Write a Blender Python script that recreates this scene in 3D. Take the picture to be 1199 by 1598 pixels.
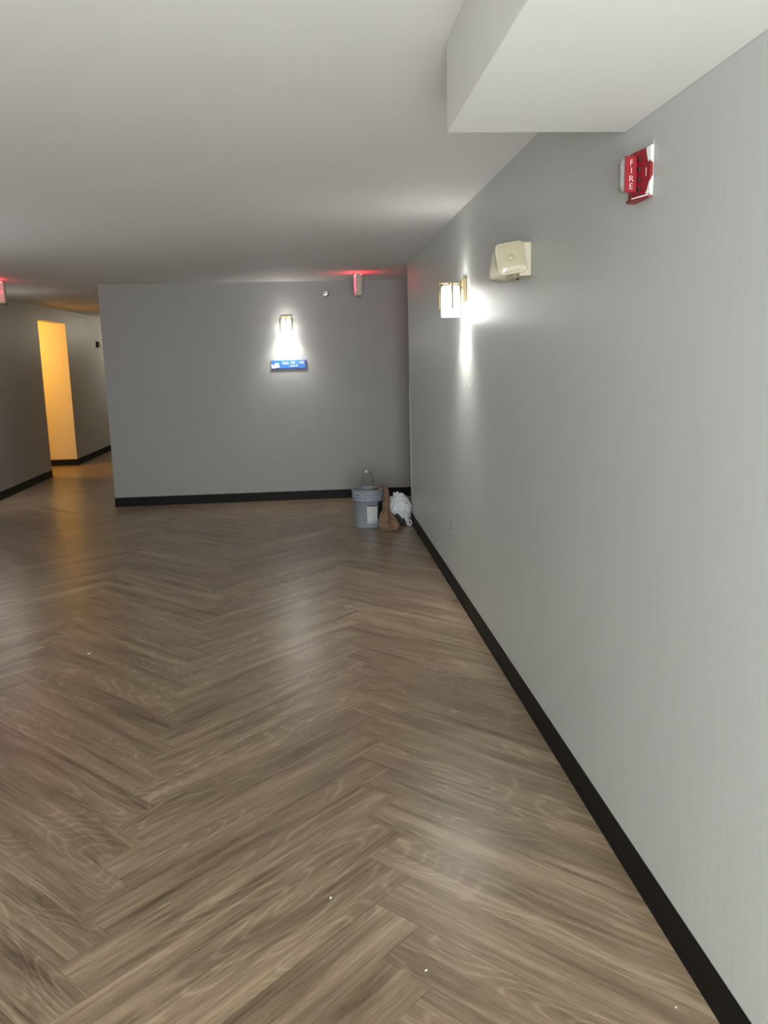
import bpy, bmesh, math, random
from mathutils import Vector, Matrix, noise

random.seed(7)
for o in list(bpy.data.objects):
    bpy.data.objects.remove(o, do_unlink=True)
scene = bpy.context.scene
COL = scene.collection
PI = math.pi

# ------------------------------------------------------------------ camera
HC, YAW, PITCH, ROLL, FPX = 1.5888, 0.0815, 0.1808, -0.0253, 1317.29
cam_data = bpy.data.cameras.new('camera')
cam = bpy.data.objects.new('camera', cam_data)
COL.objects.link(cam)
fw = Vector((math.sin(YAW) * math.cos(PITCH), math.cos(YAW) * math.cos(PITCH), -math.sin(PITCH)))
rt = Vector((math.cos(YAW), -math.sin(YAW), 0))
up = rt.cross(fw)
rr = rt * math.cos(ROLL) + up * math.sin(ROLL)
uu = -rt * math.sin(ROLL) + up * math.cos(ROLL)
M = Matrix(((rr.x, uu.x, -fw.x, 0), (rr.y, uu.y, -fw.y, 0), (rr.z, uu.z, -fw.z, HC), (0, 0, 0, 1)))
cam.matrix_world = M
cam_data.sensor_fit = 'VERTICAL'
cam_data.sensor_height = 24.0
cam_data.lens = 24.0 * FPX / 1598.0
cam_data.clip_start = 0.05
scene.camera = cam

# ------------------------------------------------------------------ world, daylight, exposure
world = bpy.data.worlds.new('overcast_daylight')
scene.world = world
world.use_nodes = True
bg = world.node_tree.nodes['Background']
bg.inputs['Color'].default_value = (0.94, 1.0, 1.01, 1)
bg.inputs['Strength'].default_value = 28

WIN = (-0.8, 0.9, 0.05, 2.15)          # rear window opening: x0, x1, z0, z1
YREAR = -1.6
pl = bpy.data.lights.new('daylight_portal', 'AREA')
pl.shape = 'RECTANGLE'
pl.size = WIN[1] - WIN[0]
pl.size_y = WIN[3] - WIN[2]
pl.cycles.is_portal = True
po = bpy.data.objects.new('daylight_portal', pl)
COL.objects.link(po)
po.location = ((WIN[0] + WIN[1]) / 2, YREAR - 0.02, (WIN[2] + WIN[3]) / 2)
po.rotation_euler = (PI / 2, 0, 0)       # shines towards +y

FILL_WIN = (5.2, 5.8, 0.80, 1.45)            # unseen opening added in the left wall for fill daylight: y0, y1, z0, z1
pl2 = bpy.data.lights.new('daylight_portal', 'AREA')
pl2.shape = 'RECTANGLE'
pl2.size = FILL_WIN[1] - FILL_WIN[0]
pl2.size_y = FILL_WIN[3] - FILL_WIN[2]
pl2.cycles.is_portal = True
po2 = bpy.data.objects.new('daylight_portal', pl2)
COL.objects.link(po2)
po2.location = (-3.81 - 0.15, (FILL_WIN[0] + FILL_WIN[1]) / 2, (FILL_WIN[2] + FILL_WIN[3]) / 2)
po2.rotation_euler = (PI / 2, 0, -PI / 2)   # shines towards +x

vs = scene.view_settings
vs.view_transform = 'Standard'
vs.look = 'None'
vs.gamma = 1.0
vs.use_curve_mapping = False
vs.exposure = 0.0

LAMP_COL = (1.0, 0.99, 0.95)
LAMP_W = 42.0
SHADE_E = 17.0
UPLIGHT_E = 48.0
WARM_COL = (1.0, 0.62, 0.14)
WARM_W = 75.0

# ------------------------------------------------------------------ room numbers
H = 2.44
XR, YR = 0.926, 8.014        # right wall plane, its far end
YB = 9.666                   # back wall plane
XL, XB = -3.81, -2.262       # left wall plane, left end of the back wall
XS, ZS, YS = 0.41, 2.206, 2.50   # soffit
DY0, DY1, DZ = 12.57, 13.95, 2.245   # opening to side corridor
YEND = 20.0
XFAR = 3.2                   # passage behind the right wall


# ------------------------------------------------------------------ helpers
def lin(c):
    c = c / 255.0
    return c / 12.92 if c <= 0.04045 else ((c + 0.055) / 1.055) ** 2.4


def rgb(r, g, b):
    return (lin(r), lin(g), lin(b), 1.0)


def new_mat(name):
    m = bpy.data.materials.new(name)
    m.use_nodes = True
    nt = m.node_tree
    return m, nt, nt.nodes['Principled BSDF']


def simple(name, col, rough=0.5, metal=0.0, spec=0.5, emis=None, estr=0.0, trans=0.0, bump=0.0, bscale=80.0, var=0.0):
    m, nt, b = new_mat(name)
    b.inputs['Base Color'].default_value = col
    b.inputs['Roughness'].default_value = rough
    b.inputs['Metallic'].default_value = metal
    b.inputs['Specular IOR Level'].default_value = spec
    b.inputs['Transmission Weight'].default_value = trans
    if emis:
        b.inputs['Emission Color'].default_value = emis
        b.inputs['Emission Strength'].default_value = estr
    if bump > 0 or var > 0:
        tc = nt.nodes.new('ShaderNodeTexCoord')
        n = nt.nodes.new('ShaderNodeTexNoise')
        n.inputs['Scale'].default_value = bscale
        n.inputs['Detail'].default_value = 4
        nt.links.new(tc.outputs['Object'], n.inputs['Vector'])
        if bump > 0:
            bp = nt.nodes.new('ShaderNodeBump')
            bp.inputs['Strength'].default_value = bump
            bp.inputs['Distance'].default_value = 0.002
            nt.links.new(n.outputs['Fac'], bp.inputs['Height'])
            nt.links.new(bp.outputs['Normal'], b.inputs['Normal'])
        if var > 0:
            mx = nt.nodes.new('ShaderNodeMix')
            mx.data_type = 'RGBA'
            mx.inputs['A'].default_value = tuple(c * (1 - var) for c in col[:3]) + (1,)
            mx.inputs['B'].default_value = tuple(min(1, c * (1 + var)) for c in col[:3]) + (1,)
            nt.links.new(n.outputs['Fac'], mx.inputs['Factor'])
            nt.links.new(mx.outputs['Result'], b.inputs['Base Color'])
    return m


def paint(name, col, rough, bump_str, scale, streak=0.0, var=0.03, spec=0.5):
    """rolled wall paint: fine stipple relief, faint vertical roller tracks, slight tone drift"""
    m, nt, b = new_mat(name)
    b.inputs['Roughness'].default_value = rough
    b.inputs['Specular IOR Level'].default_value = spec
    geo = nt.nodes.new('ShaderNodeNewGeometry')
    n1 = nt.nodes.new('ShaderNodeTexNoise')
    n1.inputs['Scale'].default_value = scale
    n1.inputs['Detail'].default_value = 3
    nt.links.new(geo.outputs['Position'], n1.inputs['Vector'])
    mp = nt.nodes.new('ShaderNodeMapping')
    mp.inputs['Scale'].default_value = (26, 26, 0.9)
    nt.links.new(geo.outputs['Position'], mp.inputs['Vector'])
    n2 = nt.nodes.new('ShaderNodeTexNoise')
    n2.inputs['Scale'].default_value = 1.0
    n2.inputs['Detail'].default_value = 3
    nt.links.new(mp.outputs['Vector'], n2.inputs['Vector'])
    n3 = nt.nodes.new('ShaderNodeTexNoise')
    n3.inputs['Scale'].default_value = 1.3
    n3.inputs['Detail'].default_value = 5
    nt.links.new(geo.outputs['Position'], n3.inputs['Vector'])
    mx = nt.nodes.new('ShaderNodeMix')
    mx.data_type = 'RGBA'
    mx.inputs['A'].default_value = tuple(c * (1 - var) for c in col[:3]) + (1,)
    mx.inputs['B'].default_value = tuple(min(1, c * (1 + var)) for c in col[:3]) + (1,)
    nt.links.new(n3.outputs['Fac'], mx.inputs['Factor'])
    nt.links.new(mx.outputs['Result'], b.inputs['Base Color'])
    b1 = nt.nodes.new('ShaderNodeBump')
    b1.inputs['Strength'].default_value = bump_str
    b1.inputs['Distance'].default_value = 0.0015
    nt.links.new(n1.outputs['Fac'], b1.inputs['Height'])
    last = b1
    if streak > 0:
        b2 = nt.nodes.new('ShaderNodeBump')
        b2.inputs['Strength'].default_value = streak
        b2.inputs['Distance'].default_value = 0.004
        nt.links.new(n2.outputs['Fac'], b2.inputs['Height'])
        nt.links.new(b1.outputs['Normal'], b2.inputs['Normal'])
        last = b2
        rm = nt.nodes.new('ShaderNodeMapRange')
        rm.inputs['To Min'].default_value = rough - 0.05
        rm.inputs['To Max'].default_value = rough + 0.07
        nt.links.new(n2.outputs['Fac'], rm.inputs['Value'])
        nt.links.new(rm.outputs['Result'], b.inputs['Roughness'])
    nt.links.new(last.outputs['Normal'], b.inputs['Normal'])
    return m


class MB:
    """collects geometry for one mesh object"""
    def __init__(self):
        self.v, self.f, self.mi, self.sm = [], [], [], []

    def face(self, idx, mi=0, smooth=False):
        self.f.append(tuple(idx)); self.mi.append(mi); self.sm.append(smooth)

    def quad(self, pts, mi=0, smooth=False):
        n = len(self.v)
        self.v += [tuple(p) for p in pts]
        self.face(range(n, n + len(pts)), mi, smooth)

    def box(self, a, b, mi=0):
        x0, y0, z0 = (min(a[i], b[i]) for i in range(3))
        x1, y1, z1 = (max(a[i], b[i]) for i in range(3))
        n = len(self.v)
        self.v += [(x0, y0, z0), (x1, y0, z0), (x1, y1, z0), (x0, y1, z0), (x0, y0, z1), (x1, y0, z1), (x1, y1, z1), (x0, y1, z1)]
        for q in ((0, 3, 2, 1), (4, 5, 6, 7), (0, 1, 5, 4), (1, 2, 6, 5), (2, 3, 7, 6), (3, 0, 4, 7)):
            self.face([n + i for i in q], mi)

    def tube(self, path, r, seg=8, mi=0, cap=True):
        path = [Vector(p) for p in path]
        rings = []
        prev = None
        for i, p in enumerate(path):
            t = (path[min(i + 1, len(path) - 1)] - path[max(i - 1, 0)]).normalized()
            if prev is None:
                a = Vector((0, 0, 1)) if abs(t.z) < 0.9 else Vector((1, 0, 0))
                nrm = t.cross(a).normalized()
            else:
                nrm = (prev - t * prev.dot(t)).normalized()
            prev = nrm
            bn = t.cross(nrm)
            rad = r[i] if isinstance(r, (list, tuple)) else r
            n = len(self.v)
            for k in range(seg):
                a = 2 * PI * k / seg
                self.v.append(tuple(p + (nrm * math.cos(a) + bn * math.sin(a)) * rad))
            rings.append(n)
        for a, b in zip(rings, rings[1:]):
            for k in range(seg):
                k2 = (k + 1) % seg
                self.face((a + k, a + k2, b + k2, b + k), mi, True)
        if cap:
            self.face([rings[0] + k for k in reversed(range(seg))], mi)
            self.face([rings[-1] + k for k in range(seg)], mi)

    def lathe(self, prof, c=(0, 0, 0), seg=32, mi=0, a0=0.0, a1=2 * PI, smooth=True):
        full = abs(a1 - a0 - 2 * PI) < 1e-6
        cnt = seg if full else seg + 1
        rings = []
        for r, z in prof:
            n = len(self.v)
            for k in range(cnt):
                a = a0 + (a1 - a0) * k / seg
                self.v.append((c[0] + r * math.cos(a), c[1] + r * math.sin(a), c[2] + z))
            rings.append(n)
        for a, b in zip(rings, rings[1:]):
            for k in range(seg):
                k2 = (k + 1) % cnt
                self.face((a + k, a + k2, b + k2, b + k), mi, smooth)

    def prism(self, poly, axis, t0, t1, mi=0):
        """extrude a 2D polygon along an axis (0,1,2); poly coordinates are the two remaining axes in order"""
        def p3(p, t):
            q = list(p); q.insert(axis, t); return tuple(q)
        n = len(self.v); k = len(poly)
        self.v += [p3(p, t0) for p in poly] + [p3(p, t1) for p in poly]
        self.face([n + i for i in reversed(range(k))], mi)
        self.face([n + k + i for i in range(k)], mi)
        for i in range(k):
            j = (i + 1) % k
            self.face((n + i, n + j, n + k + j, n + k + i), mi)

    def build(self, name, mats, parent=None, bevel=0.0, fix=True, bseg=2):
        me = bpy.data.meshes.new(name)
        me.from_pydata(self.v, [], self.f)
        if not isinstance(mats, (list, tuple)):
            mats = [mats]
        for m in mats:
            me.materials.append(m)
        me.polygons.foreach_set('material_index', self.mi)
        me.polygons.foreach_set('use_smooth', self.sm)
        if fix:
            bm = bmesh.new(); bm.from_mesh(me)
            bmesh.ops.recalc_face_normals(bm, faces=bm.faces)
            if bevel > 0:
                bm.edges.ensure_lookup_table()
                es = [e for e in bm.edges if len(e.link_faces) == 2 and e.calc_face_angle(0) > 0.5]
                bmesh.ops.bevel(bm, geom=es, offset=bevel, segments=bseg, affect='EDGES', profile=0.5, clamp_overlap=True)
            bm.to_mesh(me); bm.free()
        me.update()
        o = bpy.data.objects.new(name, me)
        COL.objects.link(o)
        if parent:
            o.parent = parent
        return o


def tag(o, label, cat, group=None):
    o['label'] = label
    o['category'] = cat
    if group:
        o['group'] = group
    return o


def struct(o):
    o['kind'] = 'structure'
    return o


def empty(name, loc, rot=(0, 0, 0)):
    o = bpy.data.objects.new(name, None)
    o.empty_display_size = 0.05
    COL.objects.link(o)
    o.location = loc
    o.rotation_euler = rot
    return o


def copy_tree(o, parent=None):
    c = o.copy()
    COL.objects.link(c)
    c.parent = parent
    for ch in list(o.children):
        copy_tree(ch, c)
    return c


def text(name, body, size, mat, parent, loc, rot, depth=0.0005, align='CENTER', sx=1.0, thin=0.0):
    cu = bpy.data.curves.new(name, 'FONT')
    cu.body = body
    cu.size = size
    cu.align_x = align
    cu.align_y = 'CENTER'
    cu.extrude = depth
    cu.offset = thin
    tmp = bpy.data.objects.new(name + '_tmp', cu)
    COL.objects.link(tmp)
    dg = bpy.context.evaluated_depsgraph_get()
    me = bpy.data.meshes.new_from_object(tmp.evaluated_get(dg))
    bpy.data.objects.remove(tmp, do_unlink=True)
    me.materials.clear()
    me.materials.append(mat)
    o = bpy.data.objects.new(name, me)
    COL.objects.link(o)
    o.parent = parent
    o.location = loc
    o.rotation_euler = rot
    o.scale = (sx, 1, 1)
    return o


# ------------------------------------------------------------------ materials
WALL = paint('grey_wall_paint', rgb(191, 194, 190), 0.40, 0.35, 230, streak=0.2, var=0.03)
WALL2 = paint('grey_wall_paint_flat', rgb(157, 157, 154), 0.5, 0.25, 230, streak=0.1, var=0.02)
CEIL = paint('white_ceiling_paint', rgb(224, 223, 220), 0.7, 0.3, 160, var=0.015, spec=0.3)
CREAM = paint('cream_corridor_paint', rgb(214, 196, 160), 0.55, 0.2, 200, var=0.02)
BASE = simple('black_vinyl_base', rgb(9, 8, 7), 0.55, spec=0.22, bump=0.05, bscale=60)
SUB = simple('dark_subfloor', rgb(62, 52, 43), 0.8, var=0.1, bscale=5)
CAGE = simple('backlit_brass', rgb(112, 98, 70), 0.5, metal=1.0, bump=0.03, bscale=300)  # same brass, its colour darkened for the backlit look of the cage
BRASS = simple('brushed_brass', rgb(166, 150, 116), 0.4, metal=1.0, bump=0.03, bscale=300)
SHADE, _nt, _b = new_mat('lit_frosted_glass')
_b.inputs['Base Color'].default_value = (0.8, 0.8, 0.78, 1)
_b.inputs['Roughness'].default_value = 0.35
_b.inputs['Emission Color'].default_value = (1.0, 0.985, 0.945, 1)
_tc = _nt.nodes.new('ShaderNodeTexCoord'); _sp = _nt.nodes.new('ShaderNodeSeparateXYZ')
_mr = _nt.nodes.new('ShaderNodeMapRange'); _mr.interpolation_type = 'SMOOTHSTEP'
_nt.links.new(_tc.outputs['Object'], _sp.inputs[0]); _nt.links.new(_sp.outputs['Z'], _mr.inputs['Value'])
_mr.inputs['From Min'].default_value = 0.02; _mr.inputs['From Max'].default_value = 0.085     # the bulb sits low in the glass
_mr.inputs['To Min'].default_value = SHADE_E; _mr.inputs['To Max'].default_value = SHADE_E * 0.06
_nt.links.new(_mr.outputs['Result'], _b.inputs['Emission Strength'])
UPLIGHT = simple('ceiling_glow_disc', (0.8, 0.8, 0.78, 1), 0.4, emis=(1.0, 0.985, 0.945, 1), estr=UPLIGHT_E)  # emission of the disc added to light the ceiling
BULB = simple('lit_bulb', (0.9, 0.9, 0.9, 1), 0.4, emis=(1.0, 0.95, 0.86, 1), estr=25)
WARMG = simple('warm_lit_glass', (0.9, 0.85, 0.7, 1), 0.4, emis=(1.0, 0.7, 0.25, 1), estr=8)
IVORY = simple('aged_ivory_plastic', rgb(198, 189, 165), 0.42, var=0.05, bscale=30)
BEIGE = simple('beige_sign_plastic', rgb(190, 182, 165), 0.45, var=0.03, bscale=20)
RED = simple('red_plastic', rgb(134, 9, 24), 0.38, var=0.05, bscale=40)
DARKRED = simple('dark_slot', rgb(34, 6, 8), 0.6, var=0.1, bscale=40)
WHITE = simple('white_print', rgb(236, 234, 232), 0.5, var=0.02, bscale=60)
PLASTER = simple('bare_white_plaster', rgb(226, 229, 226), 0.8, bump=0.3, bscale=200, var=0.04)
BLACK = simple('black_print', rgb(20, 20, 22), 0.5, var=0.1, bscale=40)
CHROME = simple('chrome', (0.85, 0.85, 0.86, 1), 0.12, metal=1.0)
REDGLOW = simple('lit_red_letters', (0.6, 0.02, 0.03, 1), 0.4, emis=(1.0, 0.02, 0.05, 1), estr=14)
REDLED = simple('red_led_strip', (0.6, 0.05, 0.05, 1), 0.4, emis=(1.0, 0.04, 0.07, 1), estr=40)
PAIL = simple('grey_pail_plastic', rgb(146, 153, 162), 0.38, var=0.04, bscale=12)
WIRE = simple('galvanised_wire', rgb(120, 120, 118), 0.35, metal=0.9)
TAN = simple('tan_cloth', rgb(134, 106, 84), 0.85, bump=0.4, bscale=260, var=0.1)
RAG = simple('white_cloth', rgb(222, 223, 226), 0.85, bump=0.4, bscale=260, var=0.04)
DARKRAG = simple('dark_cloth', rgb(50, 48, 46), 0.9, bump=0.4, bscale=260, var=0.15)


def glass_clear():
    m, nt, b = new_mat('clear_strobe_lens')
    b.inputs['Base Color'].default_value = (0.92, 0.93, 0.9, 1)
    b.inputs['Roughness'].default_value = 0.06
    b.inputs['Transmission Weight'].default_value = 0.85
    b.inputs['IOR'].default_value = 1.45
    return m


CLEAR = glass_clear()


def ribbed_lens():
    m, nt, b = new_mat('ribbed_lamp_lens')
    b.inputs['Base Color'].default_value = rgb(188, 178, 152)
    b.inputs['Roughness'].default_value = 0.16
    b.inputs['Coat Weight'].default_value = 0.6
    b.inputs['Coat Roughness'].default_value = 0.05
    tc = nt.nodes.new('ShaderNodeTexCoord')
    w = nt.nodes.new('ShaderNodeTexWave')
    w.bands_direction = 'X'
    w.inputs['Scale'].default_value = 55
    nt.links.new(tc.outputs['Object'], w.inputs['Vector'])
    bp = nt.nodes.new('ShaderNodeBump')
    bp.inputs['Strength'].default_value = 0.5
    bp.inputs['Distance'].default_value = 0.002
    nt.links.new(w.outputs['Fac'], bp.inputs['Height'])
    nt.links.new(bp.outputs['Normal'], b.inputs['Normal'])
    return m


LENS = ribbed_lens()


def plank_mat():
    """wood-look vinyl: grain runs along the plank (UV.x), a value per plank shifts tone and figure"""
    m, nt, b = new_mat('oak_look_vinyl')
    N, L = nt.nodes, nt.links
    uv = N.new('ShaderNodeUVMap'); uv.uv_map = 'plank_uv'
    at = N.new('ShaderNodeAttribute'); at.attribute_name = 'plank_rnd'; at.attribute_type = 'GEOMETRY'
    mul = N.new('ShaderNodeMath'); mul.operation = 'MULTIPLY'; mul.inputs[1].default_value = 97.0
    L.new(at.outputs['Fac'], mul.inputs[0])

    def nz(sx, sy, detail, rough, dist=0.0, src=None):
        mp = N.new('ShaderNodeMapping'); mp.inputs['Scale'].default_value = (sx, sy, 1)
        L.new(src or uv.outputs['UV'], mp.inputs['Vector'])
        n = N.new('ShaderNodeTexNoise'); n.noise_dimensions = '4D'
        n.inputs['Scale'].default_value = 1.0
        n.inputs['Detail'].default_value = detail
        n.inputs['Roughness'].default_value = rough
        n.inputs['Distortion'].default_value = dist
        L.new(mp.outputs['Vector'], n.inputs['Vector'])
        L.new(mul.outputs[0], n.inputs['W'])
        return n
    big = nz(1.6, 12, 3, 0.55, 0.6)           # broad tone bands
    mid = nz(2.0, 56, 5, 0.58, 0.7)            # streaks
    fine = nz(16, 300, 3, 0.65, 0.3)                 # pores
    # cathedral figure: growth rings of a low slope field, cut into lines
    cath = nz(1.1, 5.0, 1.5, 0.4, 0.3)
    ring = N.new('ShaderNodeMath'); ring.operation = 'MULTIPLY'; ring.inputs[1].default_value = 24.0
    L.new(cath.outputs['Fac'], ring.inputs[0])
    fr = N.new('ShaderNodeMath'); fr.operation = 'PINGPONG'; fr.inputs[1].default_value = 0.5
    L.new(ring.outputs[0], fr.inputs[0])
    pw = N.new('ShaderNodeMapRange'); pw.inputs['From Min'].default_value = 0.30; pw.inputs['From Max'].default_value = 0.5
    L.new(fr.outputs[0], pw.inputs['Value'])
    msk = nz(1.0, 4.0, 1, 0.4)
    mr = N.new('ShaderNodeMapRange'); mr.inputs['From Min'].default_value = 0.46; mr.inputs['From Max'].default_value = 0.5
    L.new(msk.outputs['Fac'], mr.inputs['Value'])
    cm = N.new('ShaderNodeMath'); cm.operation = 'MULTIPLY'
    L.new(pw.outputs['Result'], cm.inputs[0]); L.new(mr.outputs['Result'], cm.inputs[1])

    ramp = N.new('ShaderNodeValToRGB')
    e = ramp.color_ramp.elements
    e[0].position = 0.35; e[0].color = rgb(84, 66, 49)
    e[1].position = 0.70; e[1].color = rgb(170, 150, 124)
    k = ramp.color_ramp.elements.new(0.47); k.color = rgb(118, 100, 79)
    k = ramp.color_ramp.elements.new(0.57); k.color = rgb(141, 121, 98)
    # height field for colour
    a1 = N.new('ShaderNodeMath'); a1.operation = 'MULTIPLY'; a1.inputs[1].default_value = 0.46
    L.new(mid.outputs['Fac'], a1.inputs[0])
    a2 = N.new('ShaderNodeMath'); a2.operation = 'MULTIPLY_ADD'; a2.inputs[1].default_value = 0.52
    L.new(big.outputs['Fac'], a2.inputs[0]); L.new(a1.outputs[0], a2.inputs[2])
    a3 = N.new('ShaderNodeMath'); a3.operation = 'MULTIPLY_ADD'; a3.inputs[1].default_value = 0.32
    L.new(fine.outputs['Fac'], a3.inputs[0]); L.new(a2.outputs[0], a3.inputs[2])
    pr = N.new('ShaderNodeMath'); pr.operation = 'MULTIPLY_ADD'; pr.inputs[1].default_value = 0.05
    L.new(at.outputs['Fac'], pr.inputs[0]); L.new(a3.outputs[0], pr.inputs[2])
    a4 = N.new('ShaderNodeMath'); a4.operation = 'MULTIPLY_ADD'; a4.inputs[1].default_value = 0.10
    L.new(cm.outputs[0], a4.inputs[0]); L.new(pr.outputs[0], a4.inputs[2])
    sb = N.new('ShaderNodeMath'); sb.operation = 'SUBTRACT'; sb.inputs[1].default_value = 0.146
    L.new(a4.outputs[0], sb.inputs[0])
    L.new(sb.outputs[0], ramp.inputs['Fac'])
    L.new(ramp.outputs['Color'], b.inputs['Base Color'])
    rr_ = N.new('ShaderNodeMapRange'); rr_.inputs['To Min'].default_value = 0.22; rr_.inputs['To Max'].default_value = 0.40
    L.new(mid.outputs['Fac'], rr_.inputs['Value'])
    L.new(rr_.outputs['Result'], b.inputs['Roughness'])
    b.inputs['Specular IOR Level'].default_value = 0.62
    bp = N.new('ShaderNodeBump'); bp.inputs['Strength'].default_value = 0.4; bp.inputs['Distance'].default_value = 0.0012
    L.new(a3.outputs[0], bp.inputs['Height'])
    L.new(bp.outputs['Normal'], b.inputs['Normal'])
    return m


PLANK = plank_mat()

# ------------------------------------------------------------------ structure
T = 0.13
b = MB()
b.box((XR, YREAR - T, 0), (XR + T, YR, H))
wall_right = struct(b.build('wall_right', WALL))
b = MB()
b.box((XL - T, YREAR - T, 0), (XL, FILL_WIN[0], H))
b.box((XL - T, FILL_WIN[0], 0), (XL, FILL_WIN[1], FILL_WIN[2]))
b.box((XL - T, FILL_WIN[0], FILL_WIN[3]), (XL, FILL_WIN[1], H))
b.box((XL - T, FILL_WIN[1], 0), (XL, DY0, H))
b.box((XL - T, DY0, DZ), (XL, DY1, H))
b.box((XL - T, DY1, 0), (XL, YEND, H))
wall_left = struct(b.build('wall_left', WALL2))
b = MB()
b.box((XB, YB, 0), (XFAR, YB + T, H))
b.box((XB, YB + T, 0), (XB + T, YEND, H))
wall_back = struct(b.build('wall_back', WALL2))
b = MB()
b.box((XL - T, YEND, 0), (XB + T, YEND + T, H))
struct(b.build('wall_end', WALL2))
b = MB()
b.box((XFAR, YR - T, 0), (XFAR + T, YB + T, H))
b.box((XR + T, YR - T, 0), (XFAR, YR, H))
struct(b.build('wall_passage', WALL2))
b = MB()   # rear wall with a wide window opening
b.box((XL, YREAR - T, 0), (WIN[0], YREAR, H))
b.box((WIN[1], YREAR - T, 0), (XR, YREAR, H))
b.box((WIN[0], YREAR - T, 0), (WIN[1], YREAR, WIN[2]))
b.box((WIN[0], YREAR - T, WIN[3]), (WIN[1], YREAR, H))
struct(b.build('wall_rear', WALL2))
b = MB()
fx0, fx1, fz0, fz1 = WIN
for x in (fx0, (2 * fx0 + fx1) / 3 - 0.025, (fx0 + 2 * fx1) / 3 - 0.025, fx1 - 0.05):
    b.box((x, YREAR - 0.09, fz0), (x + 0.05, YREAR - 0.03, fz1))
b.box((fx0, YREAR - 0.09, fz0), (fx1, YREAR - 0.03, fz0 + 0.05))
b.box((fx0, YREAR - 0.09, fz1 - 0.05), (fx1, YREAR - 0.03, fz1))
struct(b.build('window_1', simple('dark_window_frame', rgb(60, 60, 62), 0.4, var=0.03)))
b = MB()
y0, y1, z0, z1 = FILL_WIN
for y in (y0, (y0 + y1) / 2 - 0.02, y1 - 0.04):
    b.box((XL - 0.09, y, z0), (XL - 0.04, y + 0.04, z1))
b.box((XL - 0.09, y0, z0), (XL - 0.04, y1, z0 + 0.04))
b.box((XL - 0.09, y0, z1 - 0.04), (XL - 0.04, y1, z1))
struct(b.build('fill_opening', simple('fill_opening_frame', rgb(90, 90, 92), 0.4, var=0.03)))  # frame of the out-of-view opening added to brighten the room
# side corridor walls
b = MB()
b.box((XL - 5, DY1, 0), (XL - T, DY1 + T, 2.5))
b.box((XL - 5, DY0 - T, 0), (XL - T, DY0, 2.5))
b.box((XL - 5 - T, DY0 - T, 0), (XL - 5, DY1 + T, 2.5))
b.box((XL - 5, DY0, DZ + 0.06), (XL - T, DY1, 2.5))
struct(b.build('wall_corridor', CREAM))
# cream return on the far side of the opening
b = MB()
b.box((XL - T, DY1 - 0.006, 0), (XL - 0.001, DY1, DZ))
b.box((XL - T, DY0, DZ - 0.006), (XL - 0.001, DY1 - 0.006, DZ))
struct(b.build('trim_1', CREAM))
b = MB()
b.box((XL - T, YREAR - T, H), (XFAR + T, YEND + T, H + 0.1))
struct(b.build('ceiling', CEIL))
b = MB()
b.box((XS, YREAR, ZS), (XR, YS, H))
struct(b.build('ceiling_soffit', CEIL, bevel=0.003))

# baseboards: vinyl cove base with a small toe
BP = [(0, 0), (0.012, 0), (0.010, 0.008), (0.006, 0.016), (0.005, 0.098), (0.003, 0.102), (0, 0.102)]


def baseboard(name, p, q, nx, ny):
    """p -> q along the wall, (nx, ny) points into the room"""
    b = MB()
    n = len(BP)
    for P in (p, q):
        b.v += [(P[0] + nx * d, P[1] + ny * d, z) for d, z in BP]
    for i in range(n):
        j = (i + 1) % n
        b.face((i, j, n + j, n + i))
    b.face(range(n)); b.face(range(n, 2 * n))
    return struct(b.build(name, BASE))


baseboard('baseboard_right', (XR, YREAR), (XR, YR + 0.005), -1, 0)
baseboard('baseboard_right', (XR - 0.005, YR), (XFAR, YR), 0, 1)
baseboard('baseboard_back', (XB - 0.005, YB), (XFAR, YB), 0, -1)
baseboard('baseboard_back', (XB, YB - 0.005), (XB, YEND), -1, 0)
baseboard('baseboard_left', (XL, YREAR), (XL, DY0 + 0.005), 1, 0)
baseboard('baseboard_left', (XL, DY1 - 0.005), (XL, YEND), 1, 0)
baseboard('baseboard_left', (XL + 0.005, DY1 - 0.006), (XL - 5, DY1 - 0.006), 0, -1)
baseboard('baseboard_left', (XL + 0.005, DY0), (XL - 5, DY0), 0, 1)

# clear plastic guard on the far corner of the right wall
b = MB()
GZ0, GZ1 = 0.105, 1.35
b.box((XR - 0.003, YR - 0.022, GZ0), (XR, YR + 0.003, GZ1))
b.box((XR - 0.003, YR, GZ0), (XR + 0.022, YR + 0.003, GZ1))
og = b.build('corner_guard', simple('pale_vinyl_guard', rgb(196, 198, 196), 0.3, var=0.03))
tag(og, 'pale narrow corner guard strip on the far edge of the right wall', 'corner guard')

# ------------------------------------------------------------------ floor: herringbone planks
PL, PW, PT, GAP = 1.2374, 0.1664, 0.004, 0.0012
rects = [(XL, XR, YREAR, YB), (XR, XFAR, YR, YB), (XL, XB, YB, YEND), (XL - 5, XL, DY0, DY1)]
b = MB()
for x0, x1, y0, y1 in rects:
    b.box((x0, y0, -0.08), (x1, y1, -PT))
floor = struct(b.build('floor', SUB))


def clip(poly, ax, val, keep_less):
    out = []
    for i in range(len(poly)):
        p, q = poly[i], poly[(i + 1) % len(poly)]
        pi = (p[ax] <= val) if keep_less else (p[ax] >= val)
        qi = (q[ax] <= val) if keep_less else (q[ax] >= val)
        if pi:
            out.append(p)
        if pi != qi:
            t = (val - p[ax]) / (q[ax] - p[ax])
            out.append((p[0] + t * (q[0] - p[0]), p[1] + t * (q[1] - p[1])))
    return out


S2 = math.sqrt(0.5)
X0, Y0 = -0.627, 1.962          # a "V" seam of the herringbone lies on x = X0


def uv2xy(u, v):
    return (X0 + (u - v) * S2, Y0 + (u + v) * S2)


def project(x, y, z=0.0):
    d = Vector((x, y, z - HC))
    dz = d.dot(fw)
    if dz < 0.1:
        return None
    return 599.5 + FPX * d.dot(rr) / dz, 799 - FPX * d.dot(uu) / dz, dz


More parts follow.
